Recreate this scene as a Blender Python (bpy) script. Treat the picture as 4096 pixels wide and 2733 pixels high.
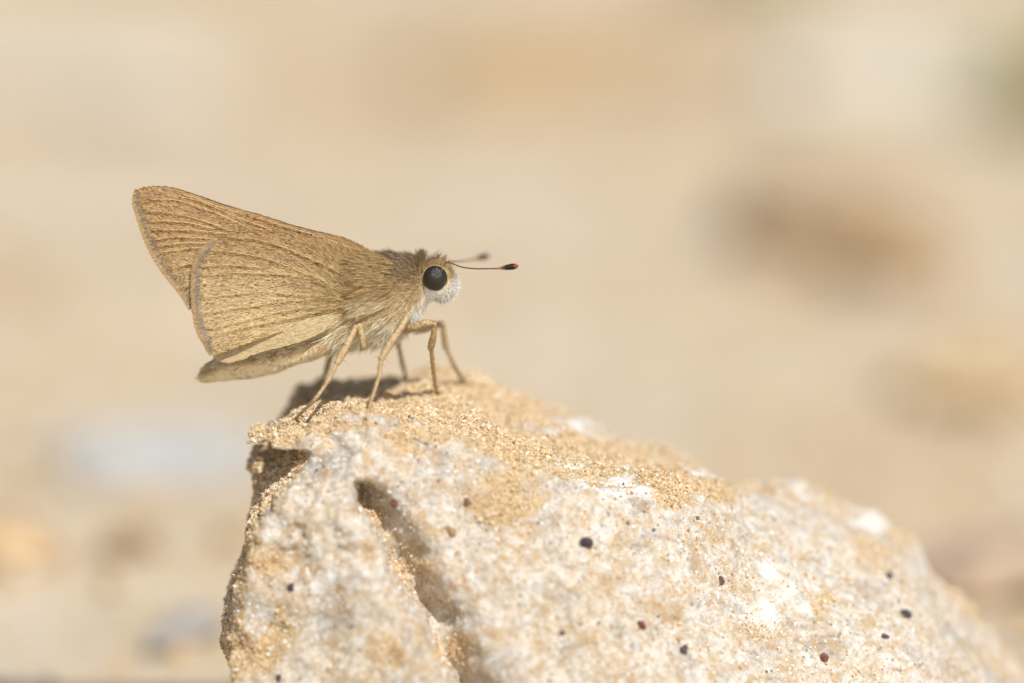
import bpy, math, random
import numpy as np
from mathutils import Vector
from mathutils.bvhtree import BVHTree

for o in list(bpy.data.objects):
    bpy.data.objects.remove(o, do_unlink=True)
scene = bpy.context.scene
rng = np.random.default_rng(7)
random.seed(7)
MM = 0.001                       # the scene is real size; all modelling below is in millimetres

# ------------------------------------------------------------------ camera
PITCH = math.radians(12.0)
DIST = 240.0                     # mm from lens to the butterfly
FIELD = 51.0                     # mm of width seen at that distance
cp, sp = math.cos(PITCH), math.sin(PITCH)
CAM = np.array([0.0, -DIST * cp, DIST * sp])
DIRV = np.array([0.0, cp, -sp]); UPV = np.array([0.0, sp, cp])
cam_data = bpy.data.cameras.new('camera')
cam_data.sensor_width = 36.0
cam_data.lens = 36.0 * DIST / FIELD
cam_data.clip_start = 0.005
cam_data.clip_end = 1000.0
cam_data.dof.use_dof = True
cam_data.dof.focus_distance = (DIST - 1.75) * MM
cam_data.dof.aperture_fstop = cam_data.lens / 13.0      # 13 mm wide aperture
cam = bpy.data.objects.new('camera', cam_data)
cam.location = CAM * MM
cam.rotation_euler = (math.pi / 2 - PITCH, 0, 0)
scene.collection.objects.link(cam)
scene.camera = cam

# ------------------------------------------------------------------ light
SUN = np.array([0.27, -0.57, 0.775]); SUN /= np.linalg.norm(SUN)
world = bpy.data.worlds.new('World'); scene.world = world
world.use_nodes = True
wn = world.node_tree.nodes; wl = world.node_tree.links
for n in list(wn): wn.remove(n)
sky = wn.new('ShaderNodeTexSky'); sky.sky_type = 'NISHITA'; sky.sun_disc = False
sky.sun_elevation = math.asin(SUN[2]); sky.sun_rotation = math.atan2(SUN[0], SUN[1])
sky.dust_density = 2.0
bg = wn.new('ShaderNodeBackground'); bg.inputs['Strength'].default_value = 0.10
wo = wn.new('ShaderNodeOutputWorld')
wl.new(sky.outputs[0], bg.inputs[0]); wl.new(bg.outputs[0], wo.inputs[0])
sun_data = bpy.data.lights.new('sun', 'SUN'); sun_data.energy = 4.6
sun_data.angle = math.radians(0.53); sun_data.color = (1.0, 0.975, 0.935)
sun = bpy.data.objects.new('sun', sun_data)
sun.rotation_euler = Vector(SUN).to_track_quat('Z', 'Y').to_euler()
sun.location = (0, 0, 1)
scene.collection.objects.link(sun)
scene.view_settings.view_transform = 'Standard'
scene.view_settings.look = 'None'
scene.view_settings.exposure = -0.22
scene.view_settings.gamma = 1.0
scene.view_settings.use_curve_mapping = False
scene.cycles.use_denoising = True
scene.cycles.max_bounces = 6
scene.cycles.sample_clamp_indirect = 6.0

# ------------------------------------------------------------------ helpers
S_MM = FIELD / 4096.0            # mm per photograph pixel at the butterfly
def W(sx, sy, Y):
    """Point of the place at depth Y (mm) that the lens sees at photograph position sx, sy."""
    sx = np.asarray(sx, float); sy = np.asarray(sy, float); Y = np.asarray(Y, float)
    a = (sx - 2048.0) / 4096.0 * FIELD / DIST
    b = -(sy - 1366.5) / 4096.0 * FIELD / DIST
    t = (Y - CAM[1]) / (cp + b * sp)
    return np.stack([a * t + 0 * Y, Y + 0 * t, CAM[2] + t * (-sp + b * cp)], -1)
def proj(P):
    d = P - CAM
    t = d @ DIRV
    return (2048.0 + d[..., 0] / t * DIST / FIELD * 4096.0,
            1366.5 - (d @ UPV) / t * DIST / FIELD * 4096.0)
K = 4096.0 / 2350.0              # the measurements of the rock were taken on a 2350 px wide copy

def lin(*c):
    c = np.array(c, float) / 255.0
    return np.where(c <= 0.04045, c / 12.92, ((c + 0.055) / 1.055) ** 2.4)
def ss(e0, e1, x):
    t = np.clip((x - e0) / (e1 - e0), 0, 1)
    return t * t * (3 - 2 * t)
def nrm(v):
    return v / np.maximum(np.linalg.norm(v, axis=-1, keepdims=True), 1e-12)

_perm = np.random.default_rng(3).permutation(256).astype(np.int32)
_perm = np.concatenate([_perm, _perm, _perm])
_g = np.random.default_rng(4).normal(size=(256, 3)).astype(np.float32)
_g /= np.linalg.norm(_g, axis=1, keepdims=True)
def noise3(P, size, seed=0):
    """Gradient noise, about -1..1, with features of the given size (mm)."""
    P = np.asarray(P, np.float32) / size + (seed * 17.31 + 400.0)
    I = np.floor(P).astype(np.int32); F = P - I
    I &= 255
    u = F * F * F * (F * (F * 6 - 15) + 10)
    out = 0
    for dx in (0, 1):
        wx = u[:, 0] if dx else 1 - u[:, 0]
        hx = _perm[I[:, 0] + dx]
        for dy in (0, 1):
            wy = wx * (u[:, 1] if dy else 1 - u[:, 1])
            hy = _perm[hx + I[:, 1] + dy]
            for dz in (0, 1):
                w = wy * (u[:, 2] if dz else 1 - u[:, 2])
                g = _g[_perm[hy + I[:, 2] + dz] & 255]
                out = out + w * (g[:, 0] * (F[:, 0] - dx) + g[:, 1] * (F[:, 1] - dy) + g[:, 2] * (F[:, 2] - dz))
    return out * 1.6
def fbm(P, size, octaves=3, seed=0):
    s = 0; a = 1.0
    for i in range(octaves):
        s = s + a * noise3(P, size / 2 ** i, seed + i); a *= 0.5
    return s

def link(o, parent=None):
    scene.collection.objects.link(o)
    if parent is not None: o.parent = parent
    return o
def tag(o, label, cat, group=None):
    o['label'] = label; o['category'] = cat
    if group: o['group'] = group
    return o
def make_mesh(name, V, faces, col=None, smooth=True, attrs=None):
    """V in mm; faces: list of (n, k) index arrays."""
    me = bpy.data.meshes.new(name)
    V = np.asarray(V, np.float32)
    if not isinstance(faces, (list, tuple)): faces = [faces]
    faces = [np.asarray(f, np.int32) for f in faces if len(f)]
    counts = np.concatenate([np.full(len(f), f.shape[1], np.int32) for f in faces])
    idx = np.concatenate([f.ravel() for f in faces])
    me.vertices.add(len(V)); me.vertices.foreach_set('co', (V * MM).astype(np.float32).ravel())
    me.loops.add(len(idx)); me.loops.foreach_set('vertex_index', idx)
    me.polygons.add(len(counts))
    me.polygons.foreach_set('loop_start', np.concatenate([[0], np.cumsum(counts)[:-1]]).astype(np.int32))
    me.polygons.foreach_set('use_smooth', np.full(len(counts), smooth, bool))
    me.update(calc_edges=True)
    if col is not None:
        a = me.attributes.new('Col', 'FLOAT_COLOR', 'POINT')
        c = np.ones((len(V), 4), np.float32); c[:, :3] = col
        a.data.foreach_set('color', c.ravel())
    for k, v in (attrs or {}).items():
        a = me.attributes.new(k, 'FLOAT', 'POINT'); a.data.foreach_set('value', np.asarray(v, np.float32))
    return me
def obj(name, V, faces, mat, parent=None, base=(0, 0, 0), col=None, smooth=True, attrs=None):
    me = make_mesh(name, np.asarray(V) - np.asarray(base), faces, col, smooth, attrs)
    me.materials.append(mat)
    return link(bpy.data.objects.new(name, me), parent)
def grid_faces(n, m, wrap=False, off=0):
    i = np.arange(n - 1)[:, None]; j = np.arange(m if wrap else m - 1)[None, :]
    j2 = (j + 1) % m
    return (off + np.stack([i * m + j, i * m + j2, (i + 1) * m + j2, (i + 1) * m + j], -1)).reshape(-1, 4)
def resample(pts, n):
    """Smooth (Catmull-Rom) resampling of a polyline of any dimension by arc length."""
    p = np.asarray(pts, float)
    if len(p) > 2:
        e = np.vstack([2 * p[0] - p[1], p, 2 * p[-1] - p[-2]])
        t = np.linspace(0, 1, 12, endpoint=False)[:, None]
        segs = []
        for i in range(len(p) - 1):
            a, b, c, d = e[i:i + 4]
            segs.append(0.5 * (2 * b + (c - a) * t + (2 * a - 5 * b + 4 * c - d) * t ** 2 + (3 * b - a - 3 * c + d) * t ** 3))
        p = np.vstack(segs + [p[-1:]])
    s = np.concatenate([[0], np.cumsum(np.linalg.norm(np.diff(p, axis=0), axis=1))])
    q = np.linspace(0, s[-1], n)
    return np.stack([np.interp(q, s, p[:, k]) for k in range(p.shape[1])], -1)
def tube(path, radii, k=8):
    """Tapered tube round a path (mm) with closed ends."""
    path = np.asarray(path, float); n = len(path); radii = np.broadcast_to(radii, (n,))
    T = nrm(np.gradient(path, axis=0))
    ref = np.array([0.13, 0.95, 0.28])
    A = nrm(np.cross(T, ref)); B = np.cross(T, A)
    th = np.linspace(0, 2 * np.pi, k, endpoint=False)
    ring = path[:, None] + radii[:, None, None] * (A[:, None] * np.cos(th)[None, :, None] + B[:, None] * np.sin(th)[None, :, None])
    V = np.vstack([ring.reshape(-1, 3), path[:1], path[-1:]])
    q = grid_faces(n, k, True)
    j = np.arange(k); j2 = (j + 1) % k
    t1 = np.stack([np.full(k, n * k), j2, j], -1)
    t2 = np.stack([np.full(k, n * k + 1), (n - 1) * k + j, (n - 1) * k + j2], -1)
    return V, q, np.vstack([t1, t2])
class Merge:
    def __init__(self): self.V = []; self.F = {}; self.C = []; self.n = 0
    def add(self, V, *faces, col=None):
        for f in faces:
            f = np.asarray(f)
            if len(f): self.F.setdefault(f.shape[1], []).append(f + self.n)
        self.V.append(np.asarray(V)); self.n += len(V)
        if col is not None: self.C.append(np.broadcast_to(col, (len(V), 3)))
    def build(self, name, mat, parent=None, base=(0, 0, 0), smooth=True):
        return obj(name, np.vstack(self.V), [np.vstack(f) for f in self.F.values()], mat, parent, base,
                   np.vstack(self.C) if self.C else None, smooth)
def sample_surface(V, Q, n, weight=None):
    """Random points with normals on quads."""
    a, b, c, d = (V[Q[:, k]] for k in range(4))
    N = np.cross(c - a, d - b); A = np.linalg.norm(N, axis=1)
    if weight is not None: A = A * weight
    f = rng.choice(len(Q), n, p=A / A.sum())
    u = rng.random((n, 1)); v = rng.random((n, 1))
    P = a[f] * (1 - u) * (1 - v) + b[f] * u * (1 - v) + c[f] * u * v + d[f] * (1 - u) * v
    return P, nrm(N[f]), f
def hairs(P, D, N, L, w, c0, c1, bend=None, segs=3):
    """Tapered hair blades: roots P, directions D, surface normals N, lengths L, widths w (mm)."""
    n = len(P); D = nrm(D); X = nrm(np.cross(D, N) + 0.25 * rng.normal(size=(n, 3)))
    L = np.broadcast_to(L, (n,))[:, None]; w = np.broadcast_to(w, (n,))[:, None]
    V = np.zeros((n, 2 * segs + 1, 3)); C = np.zeros((n, 2 * segs + 1, 3))
    for s in range(segs + 1):
        t = s / segs
        p = P + D * L * t
        if bend is not None: p = p + bend * L * t * t
        cc = c0 * (1 - t) + c1 * t
        if s == segs: V[:, -1] = p; C[:, -1] = cc
        else:
            ww = w * (1 - 0.55 * t) * 0.5
            V[:, 2 * s] = p - X * ww; V[:, 2 * s + 1] = p + X * ww
            C[:, 2 * s] = cc; C[:, 2 * s + 1] = cc
    o = (np.arange(n) * (2 * segs + 1))[:, None]
    q = np.vstack([o + np.array([[2 * s, 2 * s + 1, 2 * s + 3, 2 * s + 2]]) for s in range(segs - 1)])
    t = o + np.array([[2 * segs - 2, 2 * segs - 1, 2 * segs]])
    return V.reshape(-1, 3), q, t, C.reshape(-1, 3)

# ------------------------------------------------------------------ materials
def new_mat(name):
    m = bpy.data.materials.new(name); m.use_nodes = True
    nt = m.node_tree
    return m, nt, nt.nodes['Principled BSDF']
def nd(nt, t, **kw):
    n = nt.nodes.new(t)
    for k, v in kw.items():
        if k in n.inputs: n.inputs[k].default_value = v
        else: setattr(n, k, v)
    return n
def coords(nt):
    tc = nd(nt, 'ShaderNodeTexCoord'); mp = nd(nt, 'ShaderNodeMapping')
    mp.inputs['Scale'].default_value = (1000, 1000, 1000)
    nt.links.new(tc.outputs['Object'], mp.inputs[0])
    return mp.outputs[0]
def noise_n(nt, co, scale, detail=4, rough=0.55, dist=0.0):
    n = nd(nt, 'ShaderNodeTexNoise', Scale=scale, Detail=detail, Roughness=rough, Distortion=dist)
    nt.links.new(co, n.inputs['Vector']); return n.outputs['Fac']
def ramp(nt, fac, stops):
    r = nd(nt, 'ShaderNodeValToRGB'); e = r.color_ramp.elements
    while len(e) < len(stops): e.new(0.5)
    for k, (p, c) in enumerate(stops):
        e[k].position = p; e[k].color = (*c, 1) if len(c) == 3 else c
    nt.links.new(fac, r.inputs[0]); return r.outputs[0]
def mix(nt, fac, a, b, mode='MIX'):
    m = nd(nt, 'ShaderNodeMix', data_type='RGBA', blend_type=mode)
    for s, v in ((m.inputs[0], fac), (m.inputs[6], a), (m.inputs[7], b)):
        if hasattr(v, 'is_output'): nt.links.new(v, s)
        else: s.default_value = v if isinstance(v, float) else (*v, 1)
    return m.outputs[2]
def math_n(nt, op, a, b, clamp=False):
    m = nd(nt, 'ShaderNodeMath', operation=op, use_clamp=clamp)
    for s, v in ((m.inputs[0], a), (m.inputs[1], b)):
        if hasattr(v, 'is_output'): nt.links.new(v, s)
        else: s.default_value = v
    return m.outputs[0]
def bump(nt, bsdf, h, dist, strength=1.0):
    b = nd(nt, 'ShaderNodeBump', Strength=strength, Distance=dist * MM)
    nt.links.new(h, b.inputs['Height']); nt.links.new(b.outputs[0], bsdf.inputs['Normal'])
def attr(nt, name, out='Fac'):
    a = nd(nt, 'ShaderNodeAttribute', attribute_name=name); return a.outputs[out]

def col_mat(name, rough=0.6, spec=0.3, sheen=0.0, trans=0.0, bump_size=None):
    m, nt, b = new_mat(name)
    nt.links.new(attr(nt, 'Col', 'Color'), b.inputs['Base Color'])
    b.inputs['Roughness'].default_value = rough
    b.inputs['Specular IOR Level'].default_value = spec
    if bump_size:
        bump(nt, b, noise_n(nt, coords(nt), bump_size), 0.03)
    if trans:
        t = nd(nt, 'ShaderNodeBsdfTranslucent'); nt.links.new(attr(nt, 'Col', 'Color'), t.inputs[0])
        mx = nd(nt, 'ShaderNodeMixShader', Fac=trans)
        out = nt.nodes['Material Output']
        nt.links.new(b.outputs[0], mx.inputs[1]); nt.links.new(t.outputs[0], mx.inputs[2])
        nt.links.new(mx.outputs[0], out.inputs[0])
    return m
M_scale = col_mat('wing_scale', 0.48, 0.45)
M_membrane = col_mat('wing_membrane', 0.7, 0.2)
M_hair = col_mat('insect_hair', 0.5, 0.4, trans=0.2)
M_skin = col_mat('insect_skin', 0.75, 0.2, bump_size=6)
M_leg = col_mat('leg_cuticle', 0.5, 0.35, bump_size=9)

def eye_mat():
    m, nt, b = new_mat('compound_eye')
    b.inputs['Base Color'].default_value = (*lin(40, 36, 30), 1)
    b.inputs['Roughness'].default_value = 0.33
    b.inputs['Specular IOR Level'].default_value = 0.55
    v = nd(nt, 'ShaderNodeTexVoronoi', Scale=24.0); nt.links.new(coords(nt), v.inputs['Vector'])
    bump(nt, b, math_n(nt, 'MULTIPLY', v.outputs['Distance'], -1.0), 0.03, 0.6)
    return m
M_eye = eye_mat()

def rock_mat():
    m, nt, b = new_mat('quartz_rock')
    co = coords(nt)
    base = ramp(nt, noise_n(nt, co, 0.55, 8, 0.62, 0.4),
                [(0.33, lin(166, 159, 150)), (0.42, lin(204, 197, 184)), (0.49, lin(240, 234, 222)), (0.56, lin(216, 196, 162)), (0.62, lin(236, 227, 210)), (0.69, lin(248, 246, 240))])
    grain = ramp(nt, noise_n(nt, co, 3.2, 6, 0.7), [(0.38, lin(158, 146, 130)), (0.5, lin(224, 214, 196)), (0.62, lin(250, 248, 242))])
    c = mix(nt, 0.45, base, grain)
    stain = ramp(nt, noise_n(nt, co, 0.9, 9, 0.72, 0.8), [(0.45, (0, 0, 0)), (0.66, (1, 1, 1))])
    c = mix(nt, math_n(nt, 'MULTIPLY', stain, 0.85), c, lin(200, 164, 112))
    white = ramp(nt, math_n(nt, 'ADD', noise_n(nt, co, 0.45, 7, 0.65, 0.8), math_n(nt, 'MULTIPLY', attr(nt, 'bare'), 0.22)), [(0.58, (0, 0, 0)), (0.72, (1, 1, 1))])
    c = mix(nt, math_n(nt, 'MULTIPLY', white, 0.82), c, lin(250, 248, 242))
    vz = nd(nt, 'ShaderNodeTexVoronoi', Scale=1.5); nt.links.new(co, vz.inputs['Vector'])
    spot = ramp(nt, math_n(nt, 'ADD', vz.outputs['Distance'], math_n(nt, 'MULTIPLY', noise_n(nt, co, 2.2), 0.3)), [(0.20, (1, 1, 1)), (0.30, (0, 0, 0))])
    c = mix(nt, math_n(nt, 'MULTIPLY', spot, 0.6), c, lin(146, 138, 134))
    # the crust of sand that lies on it
    sandc = ramp(nt, noise_n(nt, co, 4.5, 5, 0.7), [(0.33, lin(174, 140, 96)), (0.48, lin(212, 183, 138)), (0.66, lin(234, 214, 178))])
    fac = math_n(nt, 'ADD', attr(nt, 'sand'), math_n(nt, 'MULTIPLY', math_n(nt, 'SUBTRACT', noise_n(nt, co, 1.1, 7, 0.7), 0.5), 2.2), True)
    fac = ramp(nt, fac, [(0.30, (0, 0, 0)), (0.62, (1, 1, 1))])
    c = mix(nt, fac, c, sandc)
    nt.links.new(c, b.inputs['Base Color'])
    rg = ramp(nt, noise_n(nt, co, 5.0, 3), [(0.35, (0.38,) * 3), (0.6, (0.75,) * 3)])
    nt.links.new(mix(nt, fac, rg, (0.85,) * 3), b.inputs['Roughness'])
    b.inputs['Specular IOR Level'].default_value = 0.35
    bump(nt, b, math_n(nt, 'ADD', noise_n(nt, co, 2.6, 8, 0.7), math_n(nt, 'MULTIPLY', noise_n(nt, co, 9.0, 4, 0.6), 0.35)), 0.35, 0.75)
    return m
M_rock = rock_mat()
M_grain = col_mat('sand_grain', 0.7, 0.22)
def glass_mat():
    m, nt, b = new_mat('quartz_crystal')
    b.inputs['Base Color'].default_value = (0.86, 0.85, 0.83, 1); b.inputs['Roughness'].default_value = 0.12
    b.inputs['Specular IOR Level'].default_value = 0.8
    return m
M_crystal = glass_mat()
def stone_mat(name, c_dark, c_light, scale=0.5, rough=0.85):
    m, nt, b = new_mat(name); co = coords(nt)
    nt.links.new(ramp(nt, noise_n(nt, co, scale, 7, 0.65, 0.3), [(0.32, lin(*c_dark)), (0.68, lin(*c_light))]), b.inputs['Base Color'])
    b.inputs['Roughness'].default_value = rough
    bump(nt, b, noise_n(nt, co, scale * 6, 6, 0.65), 0.3, 0.7)
    return m
def ground_mat():
    m, nt, b = new_mat('sandy_ground'); co = coords(nt)
    c1 = ramp(nt, noise_n(nt, co, 0.022, 4, 0.55, 0.3), [(0.34, lin(200, 172, 134)), (0.50, lin(212, 192, 160)), (0.66, lin(220, 208, 188))])
    c2 = ramp(nt, noise_n(nt, co, 0.16, 6, 0.6), [(0.35, lin(184, 158, 122)), (0.5, lin(212, 192, 160)), (0.65, lin(224, 213, 194))])
    c = mix(nt, 0.4, c1, c2)
    c = mix(nt, 0.25, c, ramp(nt, noise_n(nt, co, 1.6, 5, 0.65), [(0.3, lin(150, 116, 76)), (0.7, lin(238, 224, 196))]))
    nt.links.new(c, b.inputs['Base Color']); b.inputs['Roughness'].default_value = 0.9
    b.inputs['Specular IOR Level'].default_value = 0.2
    bump(nt, b, noise_n(nt, co, 1.2, 7, 0.65), 0.4, 0.6)
    return m
M_ground = ground_mat()

# ------------------------------------------------------------------ ground
GZ = -24.5
def ground_z(X, Y):
    P = np.stack([X, Y, np.zeros_like(X)], -1).reshape(-1, 3)
    near = 1.0 / (1.0 + (np.hypot(X, Y) / 1500.0) ** 2)
    z = 2.2 * fbm(P, 55, 2, 11) + 0.7 * fbm(P, 9, 2, 13)
    return GZ + z.reshape(X.shape) * near
n = 321
t = np.linspace(-1, 1, n)
ax = 150 * np.sinh(t * 7.6) / math.sinh(1.9) * 0.36
ax = np.sign(t) * (np.abs(t) * 420 + (np.exp(np.abs(t) * 11.5) - 1) * 1.6)
gx, gy = np.meshgrid(ax, ax + 110, indexing='ij')
gz = ground_z(gx, gy)
g = obj('ground', np.stack([gx, gy, gz], -1).reshape(-1, 3), grid_faces(n, n)[:, ::-1], M_ground)
g['kind'] = 'structure'

# ------------------------------------------------------------------ the rock: an implicit solid turned into a mesh
back = np.array([(500, 1010), (556, 1015), (580, 985), (620, 965), (660, 935), (690, 902), (760, 890), (830, 880), (880, 882), (930, 872), (985, 862), (1050, 872), (1120, 884), (1200, 904), (1300, 948), (1400, 997), (1500, 1034), (1600, 1074), (1700, 1103), (1780, 1108), (1850, 1118), (1950, 1164), (2050, 1206), (2100, 1246), (2130, 1292), (2180, 1352), (2230, 1392), (2300, 1462), (2335, 1510), (2360, 1580), (2420, 1700), (2560, 1900)], float) * K
ridge = np.array([(500, 1035), (600, 1015), (660, 990), (720, 965), (840, 962), (950, 975), (1050, 1005), (1200, 1045), (1300, 1075), (1380, 1112), (1450, 1128), (1500, 1108), (1580, 1088), (1700, 1116), (1800, 1132), (1950, 1192), (2080, 1258), (2150, 1340), (2230, 1425), (2330, 1530), (2420, 1740), (2560, 1940)], float) * K
yr_x = np.array([500, 840, 1300, 1450, 1580, 1700, 1800, 2000, 2560]) * K
yr_v = np.array([-3.6, -4.4, -4.5, -4.2, -1.0, 2.2, 4.2, 5.2, 6.0])
YB = 8.0
def x_of(sx, Y): return W(sx, 1800, Y)[..., 0]
bw = W(back[:, 0], back[:, 1], 6.5)
rw = W(ridge[:, 0], ridge[:, 1], np.interp(ridge[:, 0], yr_x, yr_v))
yrw = np.interp(ridge[:, 0], yr_x, yr_v)
left = np.array([(900, 600), (1000, 580), (1040, 566), (1090, 572), (1130, 585), (1190, 580), (1230, 575), (1300, 560), (1340, 545), (1395, 532), (1450, 540), (1500, 555), (1568, 570), (1700, 590), (1900, 580)], float) * K
lw = W(left[:, 1], left[:, 0], -1.5)
lipc = np.array([(1000, 722), (1050, 704), (1085, 680), (1120, 640), (1165, 602), (1210, 572), (1250, 560)], float) * K
lip = W(lipc[:, 1], lipc[:, 0], -4.8)
clc = np.array([(1060, 800), (1120, 812), (1180, 830), (1270, 880), (1370, 930), (1450, 990), (1500, 1015), (1600, 1060)], float) * K
cl = W(clc[:, 1], clc[:, 0], -7.5)
def smax(a, b, k):
    h = np.clip(0.5 + 0.5 * (a - b) / k, 0, 1)
    return b + (a - b) * h + k * h * (1 - h)
def rock_field(P):
    x, y, z = P[:, 0], P[:, 1], P[:, 2]
    zb = np.interp(x, bw[:, 0], bw[:, 2]); zr = np.interp(x, rw[:, 0], rw[:, 2]); yr = np.interp(x, rw[:, 0], yrw)
    s = np.clip((y - yr) / (6.5 - yr + 1e-6), -0.6, 1.2)
    top = (z - (zr + (zb - zr) * s + 0.12 * np.sin(s * 9 + x * .7))) * 0.95
    zbot = -24.0
    yb = np.interp(x, [-16, -8, 0, 10, 20, 30], [-10.0, -11.5, -12.5, -12.5, -11.0, -5.0])
    tt = np.clip((zr - z) / (zr - zbot), 0, 1.2)
    F = yr + (yb - yr) * tt ** 0.62
    # the cleft right of the protruding left piece
    xc = np.interp(-z, -cl[:, 2], cl[:, 0]); d = x - xc + 0.16 * np.sin(z * 1.7) + 0.07 * np.sin(z * 4.3)
    act = ss(-5.2, -6.6, z) * ss(-18.5, -15.5, z)
    wid = np.interp(-z, [5, 8, 12, 16, 19], [1.8, 3.0, 3.4, 2.8, 1.8])
    F = F + act * (2.3 * ss(-0.12, 0.10, d) * (1 - ss(0, 1, d / wid)) - 0.55 * (1 - ss(-0.05, 0.05, d)) * ss(-7, -0.5, d))
    # sandy hollow at the left, below the overhanging crust
    xl = np.interp(-z, -lip[:, 2], lip[:, 0])
    hol = ss(-0.25, 0.35, xl - x) * ss(-4.35, -4.8, z + 0.5 * noise3(np.stack([x, 0.4 * y, 0 * z], -1), 1.0, 19)) * ss(-11.2, -9.4, z)
    F = F + (5.2 + 1.1 * noise3(P, 1.5, 23)) * hol
    front = F - y
    f = smax(top, front, 0.7)
    f = smax(f, y - (YB - 0.25 * np.maximum(-6 - z, 0) * 0), 2.0)
    xlft = np.interp(-z, -lw[:, 2], lw[:, 0])
    f = smax(f, (xlft - x) * 0.9 + 0.035 * np.maximum(y + 1.5, 0) ** 2 * 0.6, 0.9)
    f = smax(f, -26.5 - z, 0.5)
    return f, hol
H = 0.17
xs = np.arange(-17.0, 33.0, H); ys = np.arange(-14.0, 10.5, H); zs = np.arange(-27.5, -0.8, H)
shape = (len(xs), len(ys), len(zs))
Fg = np.empty(shape, np.float32)
Y2, Z2 = np.meshgrid(ys, zs, indexing='ij')
# coarse pass to find the band, then full detail only there
Hc = 4
xc_, yc_, zc_ = xs[::Hc], ys[::Hc], zs[::Hc]
XX, YY, ZZ = np.meshgrid(xc_, yc_, zc_, indexing='ij')
fc, _ = rock_field(np.stack([XX, YY, ZZ], -1).reshape(-1, 3)); fc = fc.reshape(XX.shape)
band = np.abs(fc) < 3.2
Fg = np.repeat(np.repeat(np.repeat(np.where(fc > 0, 5.0, -5.0), Hc, 0), Hc, 1), Hc, 2)[:shape[0], :shape[1], :shape[2]].astype(np.float32)
bandf = np.repeat(np.repeat(np.repeat(band, Hc, 0), Hc, 1), Hc, 2)[:shape[0], :shape[1], :shape[2]]
ii = np.argwhere(bandf)
PB = np.stack([xs[ii[:, 0]], ys[ii[:, 1]], zs[ii[:, 2]]], -1).astype(np.float32)
fb, _ = rock_field(PB); fb = fb.astype(np.float32)
nb = np.abs(fb) < 1.6
Pn = PB[nb]
rough_sand = ss(-6.2, -4.2, Pn[:, 2]) * ss(2, -6, Pn[:, 0]) + ss(-5.5, -8.5, Pn[:, 0]) * ss(-12, -9, Pn[:, 2])
rough_sand = np.clip(rough_sand, 0, 1) * ss(-13.6, -12.2, Pn[:, 0])
nz = 0.55 * noise3(Pn, 5.0, 1) + 0.42 * noise3(Pn, 2.3, 2) + (0.18 + 0.10 * rough_sand) * noise3(Pn, 0.95, 3) + (0.06 + 0.24 * rough_sand) * noise3(Pn, 0.55, 4)
fb[nb] += nz * ss(1.6, 0.9, np.abs(fb[nb]))
Fg[ii[:, 0], ii[:, 1], ii[:, 2]] = fb
def surface_nets(F, xs, ys, zs):
    S = F < 0
    nx, ny, nz = F.shape
    c = np.zeros((nx - 1, ny - 1, nz - 1), np.uint8)
    for dx in (0, 1):
        for dy in (0, 1):
            for dz in (0, 1):
                c += S[dx:nx - 1 + dx, dy:ny - 1 + dy, dz:nz - 1 + dz]
    cells = np.argwhere((c > 0) & (c < 8))
    ids = np.full(c.shape, -1, np.int32); ids[tuple(cells.T)] = np.arange(len(cells))
    acc = np.zeros((len(cells), 3)); cnt = np.zeros(len(cells))
    cor = [(a, b, d) for a in (0, 1) for b in (0, 1) for d in (0, 1)]
    for i in range(8):
        for j in range(i + 1, 8):
            a, b = np.array(cor[i]), np.array(cor[j])
            if np.abs(a - b).sum() != 1: continue
            fa = F[tuple((cells + a).T)]; fbv = F[tuple((cells + b).T)]
            m = (fa < 0) != (fbv < 0)
            tt = fa[m] / (fa[m] - fbv[m])
            acc[m] += a + (b - a) * tt[:, None]; cnt[m] += 1
    loc = cells + acc / cnt[:, None]
    V = np.stack([xs[0] + loc[:, 0] * H, ys[0] + loc[:, 1] * H, zs[0] + loc[:, 2] * H], -1)
    quads = []
    for axis in range(3):
        o1, o2 = (axis + 1) % 3, (axis + 2) % 3
        sl0 = [slice(1, -1)] * 3; sl1 = [slice(1, -1)] * 3
        sl0[axis] = slice(0, -1); sl1[axis] = slice(1, None)
        A = S[tuple(sl0)]; B = S[tuple(sl1)]
        for flip, mask in ((False, A & ~B), (True, ~A & B)):
            e = np.argwhere(mask)
            base = e.copy(); base[:, o1] += 1; base[:, o2] += 1
            def cid(d1, d2):
                q = base.copy(); q[:, o1] -= d1; q[:, o2] -= d2
                return ids[tuple(q.T)]
            q = np.stack([cid(1, 1), cid(0, 1), cid(0, 0), cid(1, 0)], -1)
            quads.append(q[:, ::-1] if flip else q)
    Q = np.vstack(quads)
    return V, Q[(Q >= 0).all(1)]
RV, RQ = surface_nets(Fg, xs, ys, zs)
def vnormals(V, Q):
    N = np.zeros_like(V)
    fn = np.cross(V[Q[:, 2]] - V[Q[:, 0]], V[Q[:, 3]] - V[Q[:, 1]])
    for k in range(Q.shape[1]): np.add.at(N, Q[:, k], fn)
    return nrm(N)
RN = vnormals(RV, RQ)
_, RH = rock_field(RV)
rsx, rsy = proj(RV)
zr_at = np.interp(RV[:, 0], rw[:, 0], rw[:, 2])
yr_at = np.interp(RV[:, 0], rw[:, 0], yrw)
topm = ss(0.35, 0.8, RN[:, 2]) * ss(-1.6, 0.2, RV[:, 1] - yr_at + 0.9 * noise3(RV, 2.0, 31))
sandv = 0.75 * topm * ss(4, -4, RV[:, 0]) + 0.5 * topm + 0.35 * topm * noise3(RV, 3.0, 35) + 1.2 * np.clip(RH, 0, 1)
sandv += 0.55 * ss(-9.5, -11.5, RV[:, 0] - 0.06 * RV[:, 2]) * ss(-0.2, -0.6, RN[:, 0])
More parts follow.
